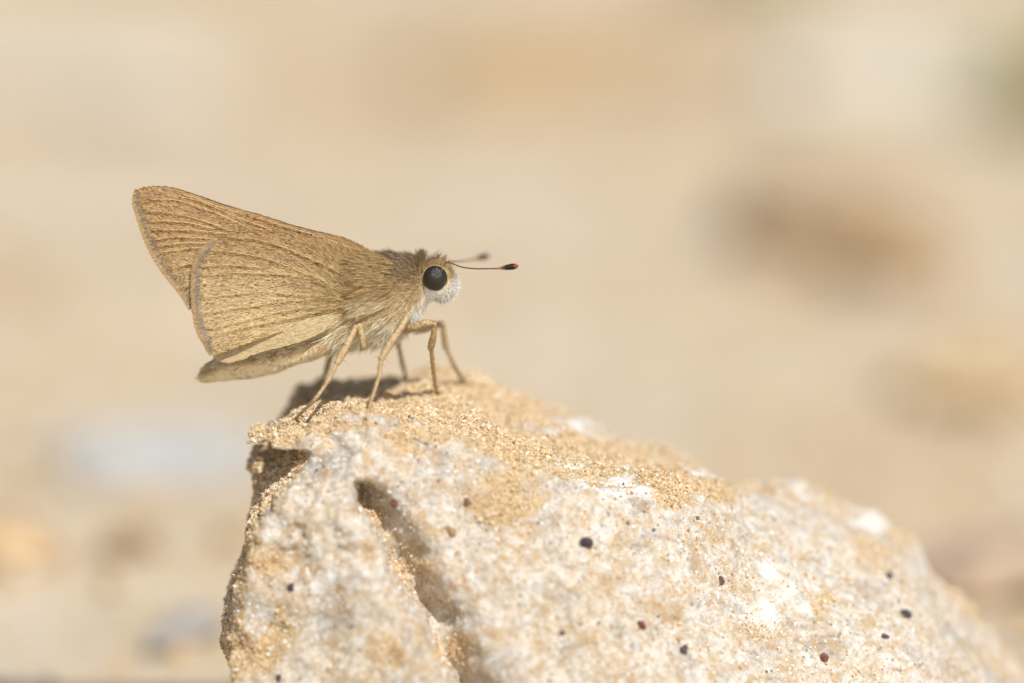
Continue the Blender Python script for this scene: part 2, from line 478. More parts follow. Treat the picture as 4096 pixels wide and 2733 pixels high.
for (px, py, r, a) in [(1150, 1150, 95, 0.9), (950, 1290, 75, 0.55), (1545, 1120, 60, 1.0), (1660, 1135, 35, .7), (1880, 1385, 40, 0.8), (1740, 1440, 60, 0.6), (620, 1290, 50, 0.8), (655, 1440, 60, .55), (590, 1510, 50, .8), (870, 1190, 40, .5), (760, 1190, 30, .4), (900, 1500, 90, 0.5), (1050, 1490, 60, .6), (2030, 1240, 140, 0.45), (2300, 1500, 50, 0.8), (940, 1030, 80, .35), (1350, 1030, 120, .6), (1950, 1150, 120, .2), (1660, 1250, 60, .3)]:
    sandv += a * np.exp(-((rsx - px * K) ** 2 + ((rsy - py * K) * 1.2) ** 2) / (r * K) ** 2) * (RV[:, 1] < 4)
sandv = np.clip(sandv, 0, 1.4)
# crumbly relief where the crust is, fine pitting elsewhere
RV = RV + RN * (np.clip(sandv, 0, 1) * (0.13 * noise3(RV, 0.42, 41) + 0.12 * noise3(RV, 0.9, 42)) + 0.035 * noise3(RV, 0.4, 43))[:, None]
RB = np.array([3.0, -1.0, GZ])
whitev = np.zeros(len(RV)); wn_ = 0.55 + 0.75 * fbm(RV, 1.6, 3, 77)
for (px, py, rx, ry, a) in [(900, 968, 90, 14, .8), (1290, 1062, 110, 22, .9), (1420, 1120, 80, 26, 1.1), (1250, 985, 90, 30, .5), (1350, 975, 120, 25, .5), (1600, 1085, 60, 14, .8), (1820, 1115, 70, 22, .8), (2000, 1195, 70, 22, .8), (2120, 1270, 40, 40, .5), (1750, 1320, 40, 60, .5), (1790, 1400, 70, 45, .55), (740, 1330, 40, 35, .9), (560, 1410, 20, 30, .8), (1010, 1000, 70, 15, .7), (1950, 1430, 30, 50, .6), (820, 1050, 40, 40, .4)]:
    whitev += a * np.exp(-((rsx - px * K) / (rx * K)) ** 2 - ((rsy - py * K) / (ry * K)) ** 2) * (RV[:, 1] < 7)
whitev = np.clip(1.5 * whitev * wn_, 0, 1.2)
sandv = sandv - 0.6 * whitev
sandv = np.clip(sandv, 0, 1.4)
rock = obj('pale_rock', RV, RQ, M_rock, None, RB, attrs={'sand': sandv, 'bare': whitev})
rock.location = RB * MM
tag(rock, 'large pale quartz rock with a crust of ochre sand under the butterfly', 'rock')
RN = vnormals(RV, RQ)
bvh = BVHTree.FromPolygons([Vector(v) for v in RV[:]], RQ.tolist())
def on_rock(sx, sy):
    d = W(sx, sy, 0.0) - CAM
    hit = bvh.ray_cast(Vector(CAM), Vector(d).normalized())
    return (np.array(hit[0]), np.array(hit[1])) if hit[0] is not None else (None, None)

# grains of sand on the rock
OCT = np.array([[1, 0, 0], [-1, 0, 0], [0, 1, 0], [0, -1, 0], [0, 0, 1], [0, 0, -1]], float)
OCF = np.array([[0, 2, 4], [2, 1, 4], [1, 3, 4], [3, 0, 4], [2, 0, 5], [1, 2, 5], [3, 1, 5], [0, 3, 5]])
def octas(P, R, col):
    n = len(P)
    sc = R[:, None] * (0.7 + 0.6 * rng.random((n, 3)))
    q = rng.normal(size=(n, 3, 3)); q, _ = np.linalg.qr(q)
    pts = (OCT[None] * (0.8 + 0.4 * rng.random((n, 6, 1)))) * sc[:, None, :]
    V = np.einsum('nij,nkj->nki', q, pts) + P[:, None]
    Fc = (np.arange(n) * 6)[:, None, None] + OCF[None]
    return V.reshape(-1, 3), Fc.reshape(-1, 3), np.repeat(col, 6, 0)
qn = RN[RQ].mean(1); qs = sandv[RQ].mean(1); qc = RV[RQ].mean(1)
vis = ((qn * (CAM - qc)).sum(1) > -30) & (qc[:, 2] > -20)
wgt = vis * np.clip(qs - 0.25, 0, 1) ** 1.3
P, N, f = sample_surface(RV, RQ, 62000, wgt)
R = 0.026 + 0.034 * rng.random(len(P)) + 0.08 * rng.random(len(P)) ** 16
pal = np.array([lin(226, 202, 162), lin(214, 184, 138), lin(234, 218, 188), lin(186, 150, 102), lin(240, 232, 214), lin(150, 134, 120), lin(190, 124, 86)])
cc = pal[rng.choice(7, len(P), p=[.32, .24, .2, .12, .07, .035, .015])] * (0.85 + 0.3 * rng.random((len(P), 1)))
V, Fc, C = octas(P + N * (R * 0.5)[:, None], R, cc)
o = obj('sand_crust', V, Fc, M_grain, rock, RB, C, False); o['kind'] = 'stuff'
# scattered mineral bits on the bare stone
P, N, f = sample_surface(RV, RQ, 26000, vis * np.clip(1.0 - qs, 0.15, 1))
R = 0.018 + 0.08 * rng.random(len(P)) ** 5
pal = np.array([lin(214, 172, 112), lin(246, 243, 236), lin(160, 150, 146), lin(190, 136, 80), lin(110, 92, 92)])
cc = pal[rng.choice(5, len(P), p=[.26, .42, .21, .10, .01])]
V, Fc, C = octas(P + N * (R * 0.1)[:, None], R, cc)
o = obj('mineral_speckle', V, Fc, M_grain, rock, RB, C, False); o['kind'] = 'stuff'
P, N, f = sample_surface(RV, RQ, 260, vis * np.clip(1.1 - qs, 0.05, 1))
R = 0.04 + 0.05 * rng.random(len(P))
V, Fc, C = octas(P + N * (R * 0.3)[:, None], R, np.ones((len(P), 3)))
o = obj('crystal_glint', V, Fc, M_crystal, rock, RB, None, False); o['kind'] = 'stuff'

# larger single grains that one can pick out
def blob(c, r, seed, flat=1.0, k=14, m=9, rough=1.0):
    th = np.linspace(0, 2 * np.pi, k, endpoint=False); ph = np.linspace(0.02, np.pi - 0.02, m)
    D = np.stack([np.sin(ph)[:, None] * np.cos(th), np.sin(ph)[:, None] * np.sin(th), np.cos(ph)[:, None] + 0 * th], -1).reshape(-1, 3)
    rr = 1 + rough * (0.45 * noise3(D + seed * 3.7, 1.1, seed) + 0.2 * noise3(D + seed, 0.5, seed + 1))
    return np.asarray(c) + D * rr[:, None] * np.asarray(r) * np.array([1, 1, flat]), grid_faces(m, k, True)
GR = [(1345, 1246, 14, (62, 44, 60)), (905, 1155, 9, (150, 78, 50)), (670, 1348, 11, (86, 58, 72)), (1655, 1335, 12, (140, 82, 70)),
      (1470, 1438, 10, (128, 62, 50)), (1568, 1490, 10, (96, 62, 62)), (1893, 1510, 11, (140, 66, 50)), (2030, 1462, 12, (100, 70, 66)),
      (2080, 1410, 13, (78, 72, 74)), (1035, 1218, 12, (214, 170, 112)), (640, 1558, 10, (70, 50, 66)), (2040, 1322, 8, (110, 102, 104)),
      (842, 912, 9, (168, 96, 76)), (1072, 1152, 8, (150, 100, 60)), (812, 1435, 7, (235, 232, 226)), (1440, 1200, 6, (140, 132, 136)),
      (2062, 1380, 5, (70, 66, 70)), (1290, 1452, 6, (120, 110, 112)), (1600, 1190, 6, (128, 120, 124)), (2068, 1335, 5, (90, 84, 88)),
      (1500, 1218, 5, (150, 142, 146)), (1778, 1195, 6, (190, 150, 100)), (1395, 1180, 5, (160, 152, 150)), (1680, 1170, 6, (205, 165, 110))]
gm = {}
for k, (px, py, r, c) in enumerate(GR):
    p, nn = on_rock(px * K, py * K)
    if p is None: continue
    if c not in gm:
        gm[c] = stone_mat('mineral_grain', tuple(int(v * 0.75) for v in c), tuple(int(v + (235 - v) * 0.25) for v in c), 5.0, 0.3)
    R0 = r * K * S_MM
    V, Q = blob((0, 0, 0), R0 * (1.0 + 0.35 * rng.random()), k + 2, 0.6 + 0.3 * rng.random(), 8, 6, 1.3)
    o = obj('mineral_grain', V, Q, gm[c], rock, smooth=False)
    o.location = (p - RB - nn * R0 * 0.35) * MM; o.rotation_euler = (k * 1.1, k * 0.7, k * 2.3)

# ------------------------------------------------------------------ butterfly
BASE = W(1500, 1600, 0.0)
BASE[1] = 0.0
fly = bpy.data.objects.new('skipper_butterfly', None); fly.empty_display_size = 0.003
fly.location = BASE * MM; link(fly)
tag(fly, 'tan brown butterfly with closed wings standing on top of the pale rock', 'butterfly')
def part(name, V, faces, mat, parent=fly, col=None, smooth=True):
    return obj(name, V, faces, mat, parent, BASE, col, smooth)

costa = np.array([(537, 805), (551, 764), (568, 756), (609, 749), (653, 749), (691, 754), (755, 773), (806, 790), (874, 815), (943, 836), (1011, 854), (1079, 875), (1147, 897), (1215, 916), (1283, 934), (1368, 955), (1436, 984), (1500, 1025)], float)
fore_out = np.vstack([costa[::-1], [(539, 832), (551, 873), (565, 917), (585, 972), (612, 1026), (650, 1088), (680, 1125), (711, 1163), (738, 1197), (765, 1234), (800, 1275), (900, 1290), (1100, 1250), (1300, 1190)]])
hind_out = np.array([(1440, 1030), (1370, 985), (1283, 957), (1181, 935), (1096, 922), (1028, 916), (977, 919), (925, 931), (857, 965), (827, 982), (800, 1009), (783, 1037), (774, 1064), (770, 1094), (768, 1146), (769, 1197), (773, 1243), (782, 1298), (795, 1339), (816, 1373), (836, 1402), (862, 1418), (940, 1391), (1040, 1354), (1143, 1319), (1245, 1284), (1330, 1262)], float)
fold_out = np.array([(1330, 1262), (1245, 1272), (1143, 1306), (1040, 1340), (940, 1378), (866, 1414), (868, 1426), (891, 1438), (921, 1445), (955, 1438), (989, 1426), (1040, 1408), (1100, 1392), (1180, 1372), (1245, 1350), (1330, 1305)], float)
hind_veins = [[(925, 951), (1011, 955), (1113, 982), (1198, 1016), (1283, 1052), (1380, 1110), (1455, 1190)],
              [(823, 1003), (885, 1002), (953, 1013), (1031, 1026), (1092, 1043), (1164, 1071), (1249, 1105), (1350, 1150), (1455, 1198)],
              [(812, 1066), (891, 1060), (977, 1064), (1040, 1070)],
              [(812, 1103), (943, 1091), (1031, 1093), (1147, 1098), (1249, 1120), (1350, 1160), (1455, 1203)],
              [(808, 1195), (909, 1180), (994, 1171), (1079, 1169), (1164, 1176), (1260, 1186), (1360, 1200), (1455, 1208)],
              [(814, 1253), (943, 1234), (1045, 1220), (1147, 1205), (1250, 1200), (1350, 1204)],
              [(830, 1318), (938, 1291), (1040, 1267), (1125, 1247), (1240, 1229), (1350, 1217), (1455, 1212)],
              [(845, 1346), (972, 1311), (1074, 1291), (1180, 1268), (1300, 1240), (1440, 1216)]]
fore_veins = [[(578, 843), (687, 853), (755, 866), (823, 887), (925, 924), (1020, 960)],
              [(597, 886), (660, 884), (760, 893), (860, 916)],
              [(605, 920), (704, 919), (789, 923), (908, 935), (1020, 950)],
              [(620, 960), (704, 948), (840, 955), (940, 975)],
              [(628, 984), (738, 972), (823, 974), (920, 985)],
              [(640, 1010), (772, 992), (880, 1000)],
              [(652, 1086), (738, 1060), (776, 1055), (880, 1060)],
              [(706, 1158), (765, 1140), (860, 1110)],
              [(640, 775), (760, 795), (840, 822), (977, 880), (1113, 930), (1250, 980)],
              [(600, 800), (700, 800), (860, 850), (1000, 915), (1120, 960)],
              [(700, 764), (874, 826), (1011, 866), (1147, 908), (1283, 948), (1400, 990)]]
def seg_dist(P, poly):
    """Distance to a polyline and signed side (positive below it) for points P (n,2)."""
    best = np.full(len(P), 1e9); side = np.zeros(len(P))
    for a, b in zip(poly[:-1], poly[1:]):
        d = b - a; L2 = (d ** 2).sum()
        t = np.clip(((P - a) @ d) / L2, 0, 1)
        r = P - (a + t[:, None] * d)
        dist = np.hypot(r[:, 0], r[:, 1])
        s = np.sign(r[:, 1])
        m = dist < best
        best[m] = dist[m]; side[m] = s[m]
    return best, side
cx = costa[3:]
def height_below_costa(P): return P[:, 1] - np.interp(P[:, 0], cx[:, 0], cx[:, 1])
def y_fore(P, root):
    h = height_below_costa(P); dr = np.hypot(P[:, 0] - root[0], P[:, 1] - root[1])
    Y = -(0.10 + 1.33 * np.clip(h / 330.0, 0, 1.6) ** 0.8)
    w = np.exp(-(dr / 130.0) ** 2) * 0.8 * ss(0, 70, h)
    return Y * (1 - w) - 1.75 * w
def y_hind(P, root):
    h = height_below_costa(P); dr = np.hypot(P[:, 0] - root[0], P[:, 1] - root[1])
    Y = -(0.40 + 1.26 * np.clip(h / 330.0, 0, 1.7) ** 0.8)
    w = np.exp(-(dr / 190.0) ** 2)
    return Y * (1 - w) - 2.05 * w
def relief(P, veins, amp=0.049, wid=9.0):
    """Ridge along each vein with a crease below it, mm towards the viewer's side of the wing."""
    R = np.zeros(len(P))
    for v in veins:
        d, s = seg_dist(P, resample(v, 24))
        sd = d * s
        k = 0.8 + 0.35 * noise3(np.stack([P[:, 0], P[:, 1] * 0.3, 0 * sd], -1), 60, 53)
        R += k * (amp * np.exp(-(sd / wid) ** 2) - 0.6 * amp * np.exp(-((sd - 15) / 9.0) ** 2))
    q = np.stack([P[:, 0], P[:, 1], 0 * P[:, 0]], -1)
    return R + 0.035 * noise3(q, 85, 51) + 0.008 * noise3(q * [0.3, 1, 1], 14, 52)
GOLD = lin(188, 156, 100); BROWN = lin(140, 106, 66); OLIVE = lin(184, 157, 108); PALE = lin(212, 187, 136); RUST = lin(180, 134, 78); DARK = lin(102, 76, 50)
def scale_colour(P, kind):
    n = len(P)
    q = np.stack([P[:, 0], P[:, 1], 0 * P[:, 0]], -1)
    th = np.arctan2(P[:, 1] - 1190.0, 1800.0 - P[:, 0]); rr_ = np.hypot(P[:, 0] - 1800, P[:, 1] - 1190)
    sq = np.stack([rr_ * 0.10, th * 760.0, 0 * th], -1)
    streak = noise3(sq, 7.0, 61) + 0.7 * noise3(sq * [2.2, 1, 1], 3.6, 63)
    patch = noise3(q, 70, 62)
    low = ss(960, 1330, P[:, 1]) if kind != 'fore' else 0.12 * np.ones(n)
    pb = np.clip(0.40 - 0.34 * low + 0.22 * patch + 0.5 * streak, 0.03, 0.95)
    base = (GOLD * (1 - low[:, None]) + PALE * low[:, None])
    mixo = np.clip(0.35 + 0.4 * low + 0.3 * patch, 0, 1)[:, None]
    base = base * (1 - mixo) + OLIVE * mixo
    warm = np.clip(ss(1150, 930, P[:, 1]) * 0.7, 0, 1)[:, None]
    base = base * (1 - warm) + lin(168, 124, 68) * warm
    dk = np.where((rng.random(n) < 0.35)[:, None], DARK, BROWN)
    isd = (rng.random(n) < pb * 0.75)[:, None]
    c = np.where(isd, dk * 0.62 + base * 0.38, base)
    shade = 0.87 + 0.15 * low[:, None]
    return c * shade * (0.84 + 0.30 * rng.random((n, 1))) * np.clip(1 - 0.10 * streak, .7, 1.2)[:, None]
def build_wing(name, root, outline, yfun, veins, kind, margin, label=None, far=False):
    root = np.array(root, float)
    M = resample(outline, 200)
    u = np.linspace(0.0, 1.0, 110) ** 0.85
    G = root + u[:, None, None] * (M - root)[None]
    P = G.reshape(-1, 2)
    Y = yfun(P, root) - relief(P, veins)
    V = W(P[:, 0], P[:, 1], Y)
    Vb = V + np.array([0, 0.03, 0])
    nV = len(V)
    q = grid_faces(110, 200)
    # rim joining the two skins
    e = np.concatenate([109 * 200 + np.arange(200)])
    rim = np.stack([e[:-1], e[1:], e[1:] + nV, e[:-1] + nV], -1)
    colr = np.tile(lin(150, 118, 76), (2 * nV, 1)) * 1.15
    wing = part(name, np.vstack([V, Vb]), [np.vstack([q, q[:, ::-1] + nV, rim])], M_membrane, fly, colr)
    if label: wing['label'] = label
    # scales laid like shingles, pointing to the margin
    x0, y0 = M.min(0); x1, y1 = M.max(0)
    nx = int((x1 - x0) / 6.2); ny = int((y1 - y0) / 4.0)
    gx_, gy_ = np.meshgrid(np.linspace(x0, x1, nx), np.linspace(y0, y1, ny), indexing='ij')
    C = np.stack([gx_.ravel(), gy_.ravel()], -1) + rng.normal(size=(nx * ny, 2)) * [2.2, 1.3]
    inside = np.zeros(len(C), bool)
    poly = np.vstack([M, root])
    j = len(poly) - 1
    for i in range(len(poly)):
        a, b = poly[i], poly[j]
        cond = ((a[1] > C[:, 1]) != (b[1] > C[:, 1])) & (C[:, 0] < (b[0] - a[0]) * (C[:, 1] - a[1]) / (b[1] - a[1] + 1e-9) + a[0])
        inside ^= cond; j = i
    C = C[inside]
    order = np.argsort(-C[:, 0]); C = C[order]
    d = C - root; r = np.hypot(d[:, 0], d[:, 1]); dh = d / r[:, None]
    # further out the scales run along the wing's length rather than straight from the root
    flow = np.array([-1.0, 0.10 if kind != 'fore' else -0.12])
    wf = ss(80, 500, r)[:, None] * 0.45
    dh = nrm(dh * (1 - wf) + flow * wf + 0.10 * rng.normal(size=dh.shape))
    ph = np.stack([-dh[:, 1], dh[:, 0]], -1)
    near = ss(430, 120, r) * (1 if kind == 'hind' else 0.6)
    L = (15 + 7 * rng.random(len(C))) * (1 + 1.3 * near); Wd = (3.0 + 1.2 * rng.random(len(C))) * (1 - 0.45 * near)
    lift = 0.012 + 0.02 * rng.random(len(C)) + 0.02 * near
    def pt(along, side, up):
        p = C + dh * (L * along)[:, None] + ph * (Wd * side)[:, None]
        Yp = yfun(p, root) - relief(p, veins) - 0.006 - up
        return W(p[:, 0], p[:, 1], Yp)
    tilt = 0.012 * rng.normal(size=len(C))
    A = pt(-0.5, -0.35, 0 * lift); B = pt(-0.5, 0.35, 0 * lift); D = pt(0.35, 0.55, lift + tilt); E = pt(0.5, 0.0, lift); Fv = pt(0.35, -0.55, lift - tilt)
    SV = np.stack([A, B, D, E, Fv], 1).reshape(-1, 3)
    fc = (np.arange(len(C)) * 5)[:, None] + np.arange(5)[None]
    col = np.repeat(scale_colour(C, kind), 5, 0)
    s = part('scales', SV, [fc], M_scale, wing, col, False); s['kind'] = 'stuff'
    for v in veins:
        p = resample(v, 26)
        Yv = yfun(p, root) - relief(p, veins) - 0.012
        tv, tq, tt = tube(W(p[:, 0], p[:, 1], Yv), np.linspace(0.018, 0.030, 26), 6)
        cv = lin(212, 178, 116) * (0.85 + 0.25 * rng.random((len(tv), 1)))
        part('vein', tv, [tq, tt], M_scale, wing, np.clip(cv, 0, 1))
    # the fringe of hairs along the outer margin: grey roots, tan tips
    m0, m1 = margin
    dense = resample(outline, 1600)
    i0 = np.argmin(np.hypot(*(dense - m0).T)); i1 = np.argmin(np.hypot(*(dense - m1).T))
    mm = dense[min(i0, i1):max(i0, i1)]
    tg = nrm(np.gradient(mm, axis=0)); out = np.stack([tg[:, 1], -tg[:, 0]], -1)
    out *= np.sign((out * (mm - root)).sum(1).mean())
    hv = Merge()
    grey = lin(154, 147, 136) if kind == 'hind' else lin(140, 122, 98)
    tanc = lin(204, 172, 124)
    for (count, st, ln, ca, cb) in ((900, 29, 15, grey, grey * 1.25), (900, 27, 15, lin(110, 90, 70), grey * .9), (1300, 28, 18, lin(190, 160, 114), tanc), (3800, 15, 18, tanc * 0.8, tanc * 1.05)):
        k = rng.integers(0, len(mm), count)
        ed = ss(0, 60, k) * ss(len(mm), len(mm) - 60, k)
        dd = nrm(out[k] + 0.16 * rng.normal(size=(count, 2)) + [0, 0.1])
        a = mm[k] - out[k] * (st * (0.65 + 0.6 * rng.random(count)) * (0.4 + 0.6 * ed))[:, None]
        b = a + dd * (ln * (0.8 + 0.4 * rng.random(count)))[:, None]
        Ya = yfun(a, root) - relief(a, veins) - 0.03; Yb_ = yfun(b, root) - relief(b, veins) - 0.045 + 0.012 * rng.normal(size=count)
        PA = W(a[:, 0], a[:, 1], Ya); PB_ = W(b[:, 0], b[:, 1], Yb_)
        DD = PB_ - PA; LL = np.linalg.norm(DD, axis=1)
        jit = (0.55 + 0.75 * rng.random((count, 1)))
        hV, hq, ht, hc = hairs(PA, DD, np.tile([0.0, -1, 0.1], (count, 1)), LL, 0.028, ca * jit, cb * jit, None, 2)
        hv.add(hV, hq, ht, col=hc)
    fr = hv.build('fringe', M_hair, wing, BASE, False); fr['kind'] = 'stuff'
    if far:      # the wing of the other side: the same meshes mirrored across the body
        w2 = wing.copy(); link(w2, fly); w2.scale = (1, -1, 1)
        for ch in list(wing.children):
            c = ch.copy(); link(c, w2)
    return wing
fore = build_wing('forewing', (1520, 1075), fore_out, y_fore, fore_veins, 'fore', ((551, 770), (765, 1234)), far=True)
hind = build_wing('hindwing', (1475, 1212), hind_out, y_hind, hind_veins, 'hind', ((857, 965), (850, 1412)), far=True)
# inner flap of the hindwing, folded under along the abdomen
def y_fold(P, root):
    w = np.exp(-(np.hypot(P[:, 0] - root[0], P[:, 1] - root[1]) / 190.0) ** 2)
    t_ = np.clip((P[:, 1] - np.interp(P[:, 0], [860, 1330], [1414, 1262])) / 60.0, 0, 1)
    return -(1.96 - 0.10 * t_) * (1 - w) - 1.78 * w
def build_flap():
    root = np.array([1455, 1225.0])
    M = resample(fold_out, 160); u = np.linspace(0, 1, 60)
    P = (root + u[:, None, None] * (M - root)[None]).reshape(-1, 2)
    V = W(P[:, 0], P[:, 1], y_fold(P, root)); q = grid_faces(60, 160)
    Vb = V + [0, 0.03, 0]
    flap = part('wing_flap', np.vstack([V, Vb]), [np.vstack([q, q[:, ::-1] + len(V)])], M_membrane, hind, np.tile(lin(196, 172, 124), (2 * len(V), 1)))
    n_ = 5200
    Pp, Nn, f_ = sample_surface(V, q, n_)
    sx, sy = proj(Pp)
    D = np.stack([np.full(n_, -1.0), 0 * sx, -0.36 + 0.1 * rng.normal(size=n_)], -1)
    base = np.where((rng.random(n_) < 0.25)[:, None], OLIVE, lin(224, 204, 158)) * (0.75 + 0.4 * rng.random((n_, 1)))
    hV, hq, ht, hc = hairs(Pp + [0, -0.012, 0], D + [0, -0.07, 0], np.tile([0., -1, 0.], (n_, 1)), 0.16 + 0.08 * rng.random(n_), 0.055, base * 0.9, base * 1.05, None, 2)
    mg = Merge(); mg.add(hV, hq, ht, col=hc)
    k = 700      # long loose scales on its lower corner
    ed = resample([(868, 1426), (891, 1438), (921, 1445), (955, 1438), (989, 1426)], k)
    a = ed + rng.normal(size=(k, 2)) * 3 - [-14, 16]
    D = W(a[:, 0] - 26 - 8 * rng.random(k), a[:, 1] + 15 + 8 * rng.random(k), -1.94) - W(a[:, 0], a[:, 1], -1.94)
    tone = lin(222, 194, 152) * (0.75 + 0.4 * rng.random((k, 1)))
    hV, hq, ht, hc = hairs(W(a[:, 0], a[:, 1], -1.93 - .03 * rng.random(k)), D, np.tile([0., -1, 0.], (k, 1)), np.linalg.norm(D, axis=1), 0.05, tone * .9, tone, None, 2)
    mg.add(hV, hq, ht, col=hc)
    s = mg.build('flap_scales', M_scale, flap, BASE, False); s['kind'] = 'stuff'
    # thing > part > sub-part is as deep as it goes: keep both as sub-parts of the hindwing
    s.parent = hind
build_flap()

# ---- body: one skin from the tip of the abdomen to the head
st = np.array([  # sx, top, bottom, half width (mm)
    (798, 1488, 1520, 0.18), (815, 1464, 1531, 0.40), (850, 1438, 1530, 0.58), (900, 1416, 1524, 0.70), (960, 1395, 1516, 0.82), (1006, 1378, 1512, 0.92), (1109, 1340, 1490, 1.10),
    (1177, 1312, 1464, 1.22), (1258, 1272, 1440, 1.34), (1313, 1215, 1416, 1.50), (1400, 1080, 1398, 1.90), (1470, 1020, 1390, 2.08),
    (1540, 1010, 1376, 2.05), (1590, 1014, 1354, 1.90), (1640, 1020, 1322, 1.62), (1672, 1030, 1284, 1.32), (1694, 1044, 1240, 1.02), (1712, 1036, 1212, 1.12),
    (1742, 1030, 1198, 1.28), (1775, 1040, 1190, 1.14), (1800, 1060, 1172, 0.84), (1814, 1086, 1150, 0.50), (1820, 1112, 1126, 0.16)], float)
nr, nc = 150, 56
sxs = np.linspace(0, 1, nr); sarc = (st[:, 0] - st[0, 0]) / (st[-1, 0] - st[0, 0])
rs = resample(st / [1, 1, 1, 0.01245], 600) * [1, 1, 1, 0.01245]
xq = np.interp(sxs, [0, 0.06, 0.94, 1], [798, 850, 1790, 1820])
tb = np.stack([np.interp(xq, rs[:, 0], rs[:, k]) for k in range(4)], -1)
th = np.linspace(0, 2 * np.pi, nc, endpoint=False)
ctr = W(tb[:, 0], (tb[:, 1] + tb[:, 2]) / 2, 0.0); hz = (tb[:, 2] - tb[:, 1]) / 2 * S_MM
BV = np.stack([np.repeat(ctr[:, None, 0], nc, 1), tb[:, 3:4] * np.cos(th)[None], ctr[:, 2:3] + hz[:, None] * np.sin(th)[None]], -1).reshape(-1, 3)
BQ = grid_faces(nr, nc, True)
BV = BV + vnormals(BV, BQ) * (0.05 * noise3(BV, 0.7, 71))[:, None]
j = np.arange(nc)
caps = [np.arange(nc)[None], (np.arange(nc) + (nr - 1) * nc)[::-1][None]]
def body_colour(sx, sy):
    """Colour of skin and fur by region."""
    n_ = len(sx)
    c = np.tile(lin(150, 126, 90), (n_, 1))
    q = np.stack([sx, sy, 0 * sx], -1)
    pn = noise3(q, 45, 81); fn = noise3(q, 14, 82)
    def blend(c, w, k): return c * (1 - w[:, None]) + k * w[:, None]
    # thorax: grey brown back, tan flank, pale underside
    axis = np.interp(sx, [1300, 1500, 1700], [1250, 1200, 1140])
    c = blend(c, ss(1130, 1060, sy + 20 * pn), lin(128, 106, 78))
    c = blend(c, ss(-60, 30, sy - axis + 30 * pn), lin(186, 164, 124))
    c = blend(c, ss(10, 110, sy - axis + 35 * pn), lin(222, 210, 184))
    # abdomen: cream with brown grey patches along the side
    ab = ss(1345, 1290, sx + (sy - 1380) * 0.3)
    ac = np.tile(lin(218, 198, 156), (n_, 1))
    line = np.interp(sx, [800, 900, 1000, 1150, 1300], [1490, 1450, 1432, 1400, 1345])
    ac = blend(ac, ss(26, 4, np.abs(sy - line - 8)) * (0.5 + 0.5 * ss(-0.2, 0.2, pn)), lin(142, 118, 90))
    ac = blend(ac, ss(12, 26, sy - line) * ss(-0.1, 0.4, fn) * 0.7, lin(236, 226, 204))
    ac = blend(ac, ss(0.15, 0.45, fn) * 0.6, lin(136, 112, 84))
    ac = blend(ac, ss(870, 815, sx) * 0.4, lin(172, 146, 106))
    c = blend(c, ab, ac * 1.55)
    # white chest below the head
    c = blend(c, ss(1622, 1660, sx + (sy - 1270) * 0.15) * ss(1195, 1225, sy), lin(240, 236, 226))
    # head
    hd = ss(1692, 1704, sx)
    hc = np.tile(lin(228, 212, 178), (n_, 1))
    hc = blend(hc, ss(1100, 1062, sy), lin(140, 114, 80))
    hc = blend(hc, ss(1778, 1796, sx) * ss(1135, 1105, sy), lin(170, 140, 92))
    hc = blend(hc, ss(1150, 1175, sy + (1800 - sx) * .3), lin(246, 243, 236))
    hc = blend(hc, ss(1795, 1815, sx) * ss(1120, 1085, sy), lin(150, 136, 108))
    c = blend(c, hd, hc)
    return c
bsx, bsy = proj(BV)
body = part('body', BV, [BQ] + [np.array(c) for c in caps], M_skin, fly, body_colour(bsx, bsy) * 0.9)

def fur(n_, sel, flow, length, width, lift, colmul=(0.75, 1.05), droop=0.0, name='fur', curl=0.15, clump=0.0):
    Pp, Nn, f_ = sample_surface(BV, BQ, n_ * 3)
    cen = BV.mean(0)
    sx, sy = proj(Pp)
    # side-on position: the far side uses the same map through its mirror image
    Pm = Pp.copy(); Pm[:, 1] = -np.abs(Pm[:, 1]); sx, sy = proj(Pm * [1, 0, 1] + [0, 0, 0])
    k = sel(sx, sy, Pp); k = np.where(rng.random(len(k)) < k)[0][:n_]
    Pp, Nn, sx, sy = Pp[k], Nn[k], sx[k], sy[k]
    out = Pp - (np.stack([Pp[:, 0], 0 * sx, np.interp(Pp[:, 0], ctr[:, 0], ctr[:, 2])], -1))
    Nn = np.where((Nn * out).sum(1)[:, None] < 0, -Nn, Nn)
    fl = flow(sx, sy); D = np.stack([fl[:, 0], 0 * sx, fl[:, 1]], -1)
    q = np.stack([sx, sy, Pp[:, 1] * 80], -1)
    sw = np.stack([noise3(q, 38, 91), 0.5 * noise3(q, 38, 92), noise3(q, 38, 93)], -1)
    D = D + clump * sw
    D = D - Nn * (D * Nn).sum(1)[:, None]
    D = nrm(D) + Nn * (lift * (0.6 + 0.8 * rng.random(len(k))))[:, None] + curl * rng.normal(size=D.shape)
    L = (length(sx, sy) if callable(length) else length) * (0.6 + 0.7 * rng.random(len(k)))
    c = body_colour(sx + 6 * rng.normal(size=len(k)), sy + 6 * rng.normal(size=len(k)))
    tone = colmul[0] + (colmul[1] - colmul[0]) * rng.random((len(k), 1))
    bend = np.array([0, 0, -1.0]) * droop + 0.12 * rng.normal(size=(len(k), 3)) + 0.3 * clump * sw
    V_, q_, t_, c_ = hairs(Pp - Nn * 0.02, D, Nn, L, width, np.clip(c * tone * 1.35, 0, 0.9), np.clip(c * tone * 1.75, 0, 0.95), bend, 3)
    m = Merge(); m.add(V_, q_, t_, col=c_)
    o = m.build(name, M_hair, body, BASE, False); o['kind'] = 'stuff'
    return o
vec = lambda a, b: (lambda sx, sy: np.tile([a, b], (len(sx), 1)).astype(float))
